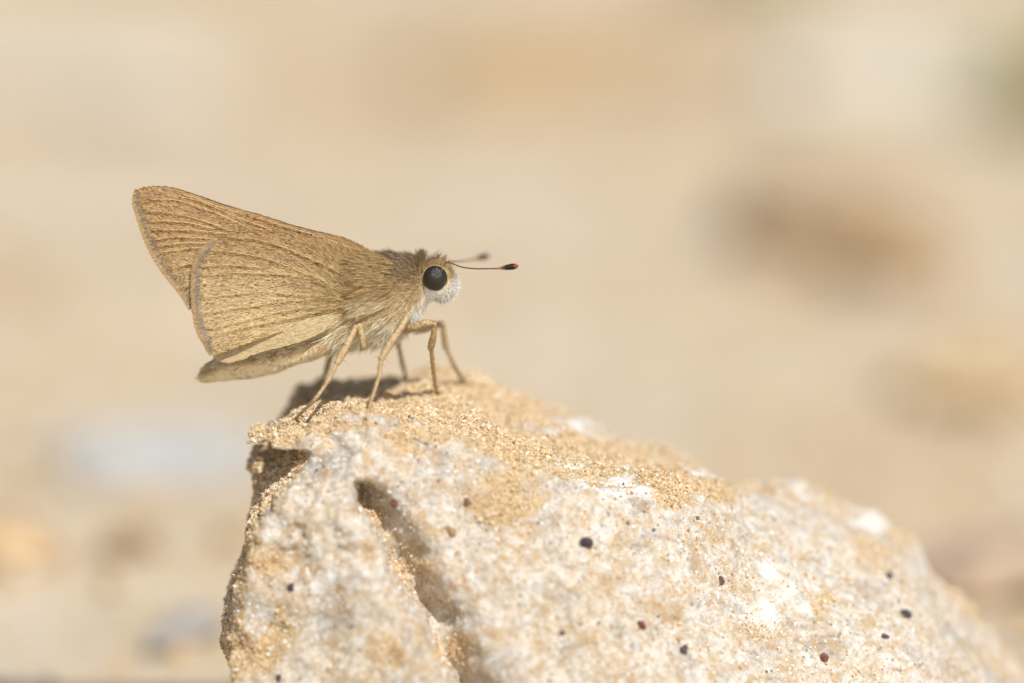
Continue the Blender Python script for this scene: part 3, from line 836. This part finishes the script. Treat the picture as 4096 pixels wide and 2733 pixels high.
# abdomen: short flat scale-like hairs pointing to its tip
fur(8000, lambda x, y, p: ss(1350, 1310, x), vec(-1, -0.42), 0.26, 0.05, 0.12, (0.7, 1.1), name='abdomen_fur', curl=0.10)
fur(700, lambda x, y, p: ss(850, 820, x) * 1.0, vec(-1, -0.55), 0.5, 0.035, 0.12, (0.7, 1.1), name='tail_tuft', curl=0.12)
# thorax back and flanks
fur(9000, lambda x, y, p: ss(1380, 1430, x) * ss(1700, 1685, x) * ss(1240, 1200, y),
    lambda x, y: np.stack([-np.ones(len(x)), 0.25 - 0.75 * ss(1080, 1200, y)], -1), 0.42, 0.032, 0.34, (0.55, 1.1), name='thorax_fur', clump=0.35)
# long pale fur below
fur(7600, lambda x, y, p: ss(1320, 1360, x) * ss(1690, 1660, x) * ss(1170, 1215, y),
    lambda x, y: np.stack([-np.ones(len(x)), -0.55 - 0.35 * ss(1250, 1380, y)], -1), 0.72, 0.032, 0.26, (0.65, 1.2), -0.0, name='belly_fur', clump=0.5, curl=0.2)
# chest
fur(3200, lambda x, y, p: ss(1625, 1650, x) * ss(1712, 1700, x) * ss(1190, 1215, y),
    vec(0.15, -1), 0.42, 0.03, 0.35, (0.7, 1.08), 0.15, name='chest_fur', clump=0.5)
# head: upright on the crown, fluffy on the face
fur(2600, lambda x, y, p: ss(1692, 1702, x) * ss(1100, 1070, y),
    vec(0.25, 0.8), 0.46, 0.028, 0.75, (0.55, 1.1), name='crown_fur', clump=0.3)
fur(4200, lambda x, y, p: ss(1695, 1706, x) * ss(1085, 1110, y),
    vec(0.45, -0.55), 0.22, 0.028, 0.6, (0.8, 1.1), name='face_fur', clump=0.3)
# upright dark collar tuft
k = 520
a = np.stack([1686 + 6 * rng.normal(size=k), 1075 + 22 * rng.random(k)], -1)
Ya = -0.95 + 1.9 * rng.random(k)
PA = W(a[:, 0], a[:, 1] - 26 * (1 - (Ya / 0.95) ** 2), Ya)
D = np.stack([0.16 * rng.normal(size=k) + (1686 - a[:, 0]) * 0.004, 0.35 * Ya, 1 + 0 * Ya], -1)
tone = (0.6 + 0.6 * rng.random((k, 1)))
V_, q_, t_, c_ = hairs(PA, D, np.tile([0., -1, 0], (k, 1)), 0.55 + 0.35 * rng.random(k), 0.032, lin(200, 168, 112) * tone, lin(122, 104, 82) * tone, None, 3)
m = Merge(); m.add(V_, q_, t_, col=c_)
o = m.build('collar_tuft', M_hair, body, BASE, False); o['kind'] = 'stuff'

# long hairs lying over the wing bases
k = 5200
bx_ = 1400 + 175 * rng.random(k); by_ = 1010 + 260 * rng.random(k)
keep = (by_ > np.interp(bx_, [1380, 1500, 1580], [985, 1012, 1050])) & (by_ < np.interp(bx_, [1380, 1600], [1270, 1215]))
keep &= rng.random(k) < ss(1585, 1500, bx_ + 12 * np.sin(by_ * .07)) * ss(1395, 1440, bx_ + 14 * np.sin(by_ * .11)) * ss(1275, 1225, by_)
bx_, by_ = bx_[keep], by_[keep]; k = len(bx_)
hh = by_ - 1010
Yb2 = -np.interp(hh, [0, 40, 110, 220, 300], [0.75, 1.35, 1.95, 2.2, 2.25]) - 0.10 * rng.random(k) - 0.05
ctrp = np.array([1560.0, 1140.0])
dirv = np.stack([-np.ones(k), 0.55 * (by_ - 1130) / 130 + 0.2], -1)
dirv = nrm(dirv + 0.16 * rng.normal(size=(k, 2)))
PA = W(bx_, by_, Yb2); PBB = W(bx_ + dirv[:, 0] * 50, by_ + dirv[:, 1] * 50, Yb2 - 0.05 + 0.10 * rng.normal(size=k) + 0.15 * (bx_ < 1450))
tone = 0.6 + 0.55 * rng.random((k, 1))
cb = np.where((rng.random(k) < 0.5)[:, None], lin(196, 164, 110), lin(164, 136, 92)); lowk = ss(1170, 1260, by_)[:, None]; cb = cb * (1 - lowk) + lin(226, 208, 166) * lowk
V_, q_, t_, c_ = hairs(PA, PBB - PA, np.tile([0., -1, 0.15], (k, 1)), 0.42 + 0.35 * rng.random(k), 0.034, cb * tone * 0.95, np.clip(cb * tone * 1.2, 0, .95), None, 3)
m = Merge(); m.add(V_, q_, t_, col=c_)
o = m.build('wing_base_fur', M_hair, body, BASE, False); o['kind'] = 'stuff'

# labial palps: two white bulbs in front of the face
for s in (-1, 1):
    c0 = W(1776, 1144, 0.0) + [0, s * 0.44, 0]
    V, Q = blob(c0, (0.58, 0.42, 0.68), 5, 1.0, 18, 12, 0.25)
    V = (V - c0)
    ang = math.radians(-18); V = V @ np.array([[math.cos(ang), 0, math.sin(ang)], [0, 1, 0], [-math.sin(ang), 0, math.cos(ang)]]) + c0
    palp = part('labial_palp', V, [Q], M_skin, fly, np.tile(lin(228, 222, 206), (len(V), 1)))
    Pp, Nn, _f = sample_surface(V, Q, 2600)
    Nn = nrm(Pp - c0)
    tone = 0.8 + 0.25 * rng.random((len(Pp), 1))
    _, py_ = proj(Pp)
    cc = lin(250, 248, 242) * ss(1085, 1130, py_)[:, None] + lin(196, 172, 120) * (1 - ss(1085, 1130, py_))[:, None]
    V_, q_, t_, c_ = hairs(Pp, Nn * 0.7 + [0.35, 0, -0.45] + 0.2 * rng.normal(size=Pp.shape), Nn, 0.16 + 0.20 * rng.random(len(Pp)) ** 2, 0.026, cc * tone * 0.85, np.clip(cc * tone, 0, 0.95), None, 2)
    m = Merge(); m.add(V_, q_, t_, col=c_)
    o = m.build('palp_fur', M_hair, palp, BASE, False); o['kind'] = 'stuff'

# eyes
for s in (-1, 1):
    Ye = 1.02
    c0 = W(1740, 1114, -Ye); c0 = np.array([c0[0], s * Ye, c0[2]])
    V, Q = blob((0, 0, 0), 1, 1, 1.0, 48, 32)
    th_ = np.linspace(0, 2 * np.pi, 48, endpoint=False); ph_ = np.linspace(0.01, np.pi - 0.01, 32)
    V = np.stack([np.sin(ph_)[:, None] * np.cos(th_), np.sin(ph_)[:, None] * np.sin(th_), np.cos(ph_)[:, None] + 0 * th_], -1).reshape(-1, 3)
    V = c0 + V * [0.60, 0.52, 0.64]
    part('eye', V, [Q], M_eye)
    # pale rim of short scales round the eye
    t_ = np.linspace(0, 2 * np.pi, 61)
    ring = np.stack([c0[0] + 0.625 * np.cos(t_), np.full(61, c0[1] + s * 0.02), c0[2] + 0.665 * np.sin(t_)], -1)
    tv, tq, tt = tube(ring, 0.024, 8)
    rim_c = np.tile(lin(200, 166, 112), (len(tv), 1)) * (0.8 + 0.3 * rng.random((len(tv), 1)))
    part('eye_rim', tv, [tq, tt], M_hair, body, rim_c)

# antennae
def antenna(pts, Ys, club, clubY, s):
    p = resample(np.column_stack([pts, np.array(Ys) * 80]), 60)
    path = W(p[:, 0], p[:, 1], p[:, 2] / 80)
    tv, tq, tt = tube(path, 0.036 + 0.006 * np.sin(np.arange(60) * 2.1), 8)
    c = np.repeat(np.where((np.arange(60) % 3 == 0)[:, None], lin(150, 112, 74), lin(74, 50, 40)), 8, 0)
    c = np.vstack([c, c[:1], c[-1:]])
    an = part('antenna', tv, [tq, tt], M_leg, fly, c)
    p = resample(np.column_stack([club, np.array(clubY) * 80]), 30)
    path = W(p[:, 0], p[:, 1], p[:, 2] / 80)
    u = np.linspace(0, 1, 30)
    r = np.interp(u, [0, .25, .5, .75, .9, 1], [.038, .075, .135, .155, .125, .03])
    tv, tq, tt = tube(path, r, 14)
    cu = np.stack([np.interp(u, [0, .12, .3, .45, .80, .86, 1], [lin(*q)[k_] for q in ((96, 66, 46), (176, 132, 84), (120, 84, 58), (40, 28, 26), (30, 20, 20), (150, 62, 30), (160, 78, 40))]) for k_ in range(3)], -1)
    c = np.vstack([np.repeat(cu, 14, 0), cu[:1], cu[-1:]])
    part('antenna_club', tv, [tq, tt], M_leg, an, c)
antenna([(1774, 1062), (1782, 1052), (1792, 1050), (1811, 1055), (1845, 1068), (1896, 1075), (1947, 1075), (1985, 1075)], [-.62, -.66, -.7, -.75, -.85, -1.0, -1.1, -1.15], [(1983, 1075), (2020, 1071), (2050, 1067), (2074, 1064)], [-1.15, -1.2, -1.2, -1.2], -1)
antenna([(1790, 1046), (1800, 1046), (1830, 1046), (1860, 1043), (1890, 1038)], [.62, .9, 2.0, 3.4, 4.8], [(1888, 1038), (1910, 1033), (1935, 1027), (1956, 1022)], [4.7, 5.6, 6.6, 7.4], 1)

# legs
def leg(segs, foot, spurs=(), dark=1.0, label=None):
    """segs: list of ((sx, sy, Y, radius mm), ...) chains above the foot; foot: photograph position on the rock."""
    m = Merge()
    fp, fn = on_rock(*foot)
    chains = []
    for kch, ch in enumerate(segs):
        q = [np.append(W(a, b, Y), r) for a, b, Y, r in ch]
        if kch == len(segs) - 1 and fp is not None:
            q.append(np.append(fp + fn * 0.015, 0.05))
        q = np.array(q)
        nn_ = max(14, int(len(q) * 10))
        p = resample(q * [1, 1, 1, 1], nn_)
        rad = 1.1 * p[:, 3] * (1 + 0.10 * noise3(p[:, :3], 0.12, 5 + kch))
        tv, tq, tt = tube(p[:, :3], rad, 9)
        c = np.repeat(lin(194, 168, 126)[None] * (0.92 + 0.16 * rng.random((nn_, 1))) * dark, 9, 0)
        c = np.vstack([c, c[:1], c[-1:]]) * (0.72 + 0.5 * rng.random((len(c) + 2, 1)))
        m.add(tv, tq, tt, col=np.clip(c, 0, 1))
        # flat scales and short bristles
        kk = 80 * len(q)
        i = rng.integers(1, nn_ - 1, kk); T = nrm(np.gradient(p[:, :3], axis=0))[i]
        N = rng.normal(size=(kk, 3)); N = nrm(N - T * (N * T).sum(1)[:, None])
        tone = 0.4 + 0.8 * rng.random((kk, 1))
        V_, q_, t_, c_ = hairs(p[i, :3] + N * (rad[i] * 0.95)[:, None], T + N * 0.35, N, 0.09 + 0.07 * rng.random(kk), 0.026, lin(214, 180, 126) * tone * 0.7 * dark, lin(224, 194, 144) * tone * dark, None, 2)
        m.add(V_, q_, t_, col=c_)
    # longer spines down both edges, and a pair of claws at the tip
    for i in range(3, nn_ - 4, 3):
        T0 = nrm(p[i + 1, :3] - p[i - 1, :3]); sd = 1 if (i // 3) % 2 else -1
        side = nrm(np.cross(T0, [0, 1, 0.2])) * sd
        tv, tq, tt = tube(np.array([p[i, :3] + side * rad[i] * 0.8, p[i, :3] + side * (rad[i] + 0.05) + T0 * 0.06, p[i, :3] + side * (rad[i] + 0.07) + T0 * 0.15]), np.array([0.014, 0.011, 0.004]), 5)
        m.add(tv, tq, tt, col=lin(150, 118, 78))
    if fp is not None:
        T0 = nrm(p[-1, :3] - p[-5, :3])
        for sd in (-1, 1):
            side = nrm(np.cross(T0, fn)) * sd
            e = p[-1, :3]
            tv, tq, tt = tube(np.array([e - T0 * 0.05, e + T0 * 0.07 + side * 0.06 + fn * 0.03, e + T0 * 0.14 + side * 0.10 - fn * 0.03]), np.array([0.04, 0.028, 0.008]), 6)
            m.add(tv, tq, tt, col=lin(96, 70, 48))
    lg = m.build('leg', M_leg, fly, BASE, True)
    for (a, b) in spurs:
        path = resample(np.array([W(*a), W(*b)]), 8)
        tv, tq, tt = tube(path, np.linspace(0.055, 0.012, 8), 7)
        part('spur', tv, [tq, tt], M_leg, lg, np.tile(lin(206, 172, 118), (len(tv), 1)))
    return lg
# near side: front, middle, hind
leg([[(1620, 1322, -1.5, .15), (1660, 1308, -1.8, .20), (1705, 1294, -2.0, .17), (1736, 1293, -2.0, .11)],
     [(1737, 1292, -2.0, .10), (1736, 1330, -1.8, .13), (1728, 1370, -1.5, .16), (1722, 1394, -1.3, .13)],
     [(1725, 1392, -1.3, .09), (1730, 1440, -0.8, .088), (1736, 1500, -0.1, .082), (1744, 1554, 0.7, .07)]], (1762, 1580),
    [((1718, 1386, -1.35), (1711, 1399, -1.4))])
leg([[(1600, 1330, -1.7, .17), (1622, 1290, -2.3, .15), (1629, 1270, -2.5, .11)],
     [(1629, 1268, -2.5, .12), (1600, 1316, -2.8, .16), (1560, 1376, -3.1, .17), (1522, 1440, -3.4, .14)],
     [(1524, 1436, -3.4, .095), (1516, 1500, -3.6, .09), (1502, 1550, -3.8, .08), (1488, 1595, -4.0, .075)]], (1464, 1676),
    [((1520, 1424, -3.45), (1494, 1430, -3.5)), ((1540, 1428, -3.45), (1552, 1450, -3.5))])
leg([[(1436, 1296, -2.2, .12), (1446, 1340, -2.4, .16), (1452, 1384, -2.4, .13), (1448, 1396, -2.3, .06)],
     [(1425, 1304, -2.3, .12), (1400, 1356, -2.7, .16), (1372, 1410, -3.0, .17), (1346, 1456, -3.3, .14)],
     [(1348, 1452, -3.3, .10), (1312, 1522, -3.6, .09), (1282, 1568, -3.8, .08), (1250, 1608, -4.0, .075)]], (1170, 1688),
    [((1372, 1436, -3.2), (1390, 1452, -3.2))])
# far side: front, middle, hind
leg([[(1660, 1325, 1.2, .16), (1700, 1314, 1.8, .19), (1771, 1294, 2.6, .13)],
     [(1771, 1292, 2.6, .11), (1776, 1340, 2.8, .13), (1784, 1392, 3.0, .15)],
     [(1785, 1390, 3.0, .09), (1806, 1440, 3.2, .09), (1830, 1488, 3.5, .085), (1858, 1530, 3.8, .08)]], (1894, 1552))
leg([[(1580, 1350, 1.4, .16), (1594, 1384, 2.6, .12)],
     [(1594, 1382, 2.6, .085), (1606, 1440, 3.5, .085), (1618, 1490, 4.6, .08)]], (1626, 1532))
leg([[(1340, 1370, 1.4, .15), (1322, 1420, 2.4, .15), (1303, 1492, 3.6, .12)],
     [(1304, 1490, 3.6, .095), (1288, 1525, 4.2, .09)]], (1268, 1566))

# ------------------------------------------------------------------ stones and plants behind, out of focus
def ground_at(px, py):
    """Where the view line through a position of the 2350 px copy meets the ground (mm)."""
    d = W(px * K, py * K, 0.0) - CAM
    t_ = (GZ - CAM[2]) / d[2]
    p = CAM + d * t_
    p[2] = ground_z(np.array([[p[0]]]), np.array([[p[1]]]))[0, 0]
    return p
SM = {}
def stone(px, py, size, c, label, seed, group=None, name='stone'):
    p = ground_at(px, py)
    if c not in SM: SM[c] = stone_mat('stone', tuple(int(v * 0.8) for v in c), tuple(min(255, int(v * 1.12)) for v in c), 0.35)
    V, Q = blob((0, 0, 0), np.array(size), seed, 1.0, 40, 26)
    V = V + nrm(V) * (0.06 * min(size) * noise3(V, min(size) * 0.5, seed))[:, None]
    o = obj(name, V, Q, SM[c], None)
    o.location = (p + [0, 0, size[2] * 0.45]) * MM; o.rotation_euler = (0, 0, seed * 1.3)
    tag(o, label, 'stone', group)
    return o
stone(1880, 560, (14, 8, 3.6), (172, 145, 110), 'dark brown stone lying on the open sand behind the rock', 1)
stone(2060, 660, (5, 4, 2.6), (178, 148, 110), 'small tan stone beside the dark brown stone', 2)
stone(1290, 150, (17, 11, 3), (200, 170, 126), 'broad low ochre stone far behind the butterfly', 3)
stone(1130, 215, (9, 7, 3.2), (198, 168, 124), 'ochre stone beside the broad low ochre stone', 4)
stone(2130, 250, (13, 10, 3), (220, 212, 194), 'broad pale stone far off in front of the green tufts', 5)
stone(390, 1040, (9, 7, 1.3), (203, 200, 192), 'bluish grey stone on the sand beside the rock', 6)
stone(290, 1300, (1.6, 1.4, 1.0), (150, 122, 88), 'small brown pebble on the sand beside the rock', 7, name='pebble')
stone(430, 1492, (2.6, 1.6, 1.0), (178, 172, 164), 'small flat grey pebble on the sand near the rock foot', 8, name='pebble')
stone(15, 1300, (4.5, 3.2, 1.6), (212, 180, 136), 'small orange pebble on the sand away from the rock', 9, name='pebble')
stone(2300, 1300, (6, 5, 1.6), (198, 172, 144), 'pinkish brown stone behind the low end of the rock', 10)
stone(180, 240, (14, 9, 3), (216, 206, 190), 'broad pale grey stone far behind the butterfly wings', 12)
stone(2240, 900, (6, 5, 2.4), (204, 178, 138), 'low tan stone behind the sloping end of the rock', 13)
# loose gravel
n_ = 5200
rr = np.sqrt(rng.random(n_)) * 1.0
gxp = (rng.random(n_) - 0.5) * 520; gyp = 14 + 430 * rng.random(n_) ** 1.3
gxp *= (0.35 + 0.65 * gyp / 440)
R = 0.25 + 0.9 * rng.random(n_) ** 4
Pg = np.stack([gxp, gyp, ground_z(gxp[:, None], gyp[:, None])[:, 0] + R * 0.3], -1)
pal = np.array([lin(222, 206, 178), lin(206, 176, 130), lin(186, 150, 104), lin(202, 198, 190), lin(150, 124, 94), lin(236, 228, 212)])
V, Fc, C = octas(Pg, R, pal[rng.choice(6, n_, p=[.3, .25, .15, .1, .06, .14])])
o = obj('gravel', V, Fc, M_grain, None, (0, 0, 0), C, True)
o['kind'] = 'stuff'; o['label'] = 'fine gravel strewn over the sandy ground'; o['category'] = 'gravel'

# green tufts at the far edge
M_leaf = col_mat('leaf_blade', 0.5, 0.3, trans=0.3)
def tuft(px, py, n_blades, hgt, spread, label, seed):
    p = ground_at(px, py); r = np.random.default_rng(seed)
    root = bpy.data.objects.new('grass_tuft', None); root.empty_display_size = 0.01
    root.location = p * MM; link(root); tag(root, label, 'grass tuft', None)
    mg = Merge()
    for i in range(n_blades):
        az = r.random() * 2 * math.pi; lean = 0.25 + 0.7 * r.random(); L = hgt * (0.5 + 0.6 * r.random())
        b0 = np.array([r.normal() * spread * .3, r.normal() * spread * .3, -1.0])
        hd = np.array([math.cos(az), math.sin(az), 0]); sd = np.array([-hd[1], hd[0], 0])
        n_s = 7; u = np.linspace(0, 1, n_s)
        path = b0 + hd * (L * lean * u ** 1.7)[:, None] + np.array([0, 0, 1]) * (L * (u - 0.3 * lean * u ** 2))[:, None]
        wd = 1.1 * (1 - u) ** 0.7 + 0.05
        Vv = np.stack([path - sd * wd[:, None], path + [0, 0, .12] + hd * 0.25 , path + sd * wd[:, None]], 1).reshape(-1, 3)
        mg.add(Vv, grid_faces(n_s, 3), col=np.tile(lin(*( (182, 182, 124) if r.random() < .6 else (200, 188, 136))), (len(Vv), 1)) * (0.8 + 0.4 * r.random()))
    b = mg.build('blades', M_leaf, root); b['kind'] = 'stuff'
    cv, cq = blob((0, 0, 0), (spread * .4, spread * .4, 1.6), seed, 1, 16, 10)
    o = obj('root_crown', cv, [cq], SM[(178, 148, 110)], root)
tuft(1680, -20, 60, 12, 12, 'green tuft of grass at the far edge of the sand', 21)
tuft(2440, 300, 60, 15, 12, 'green tuft of grass beside the broad pale stone', 22)
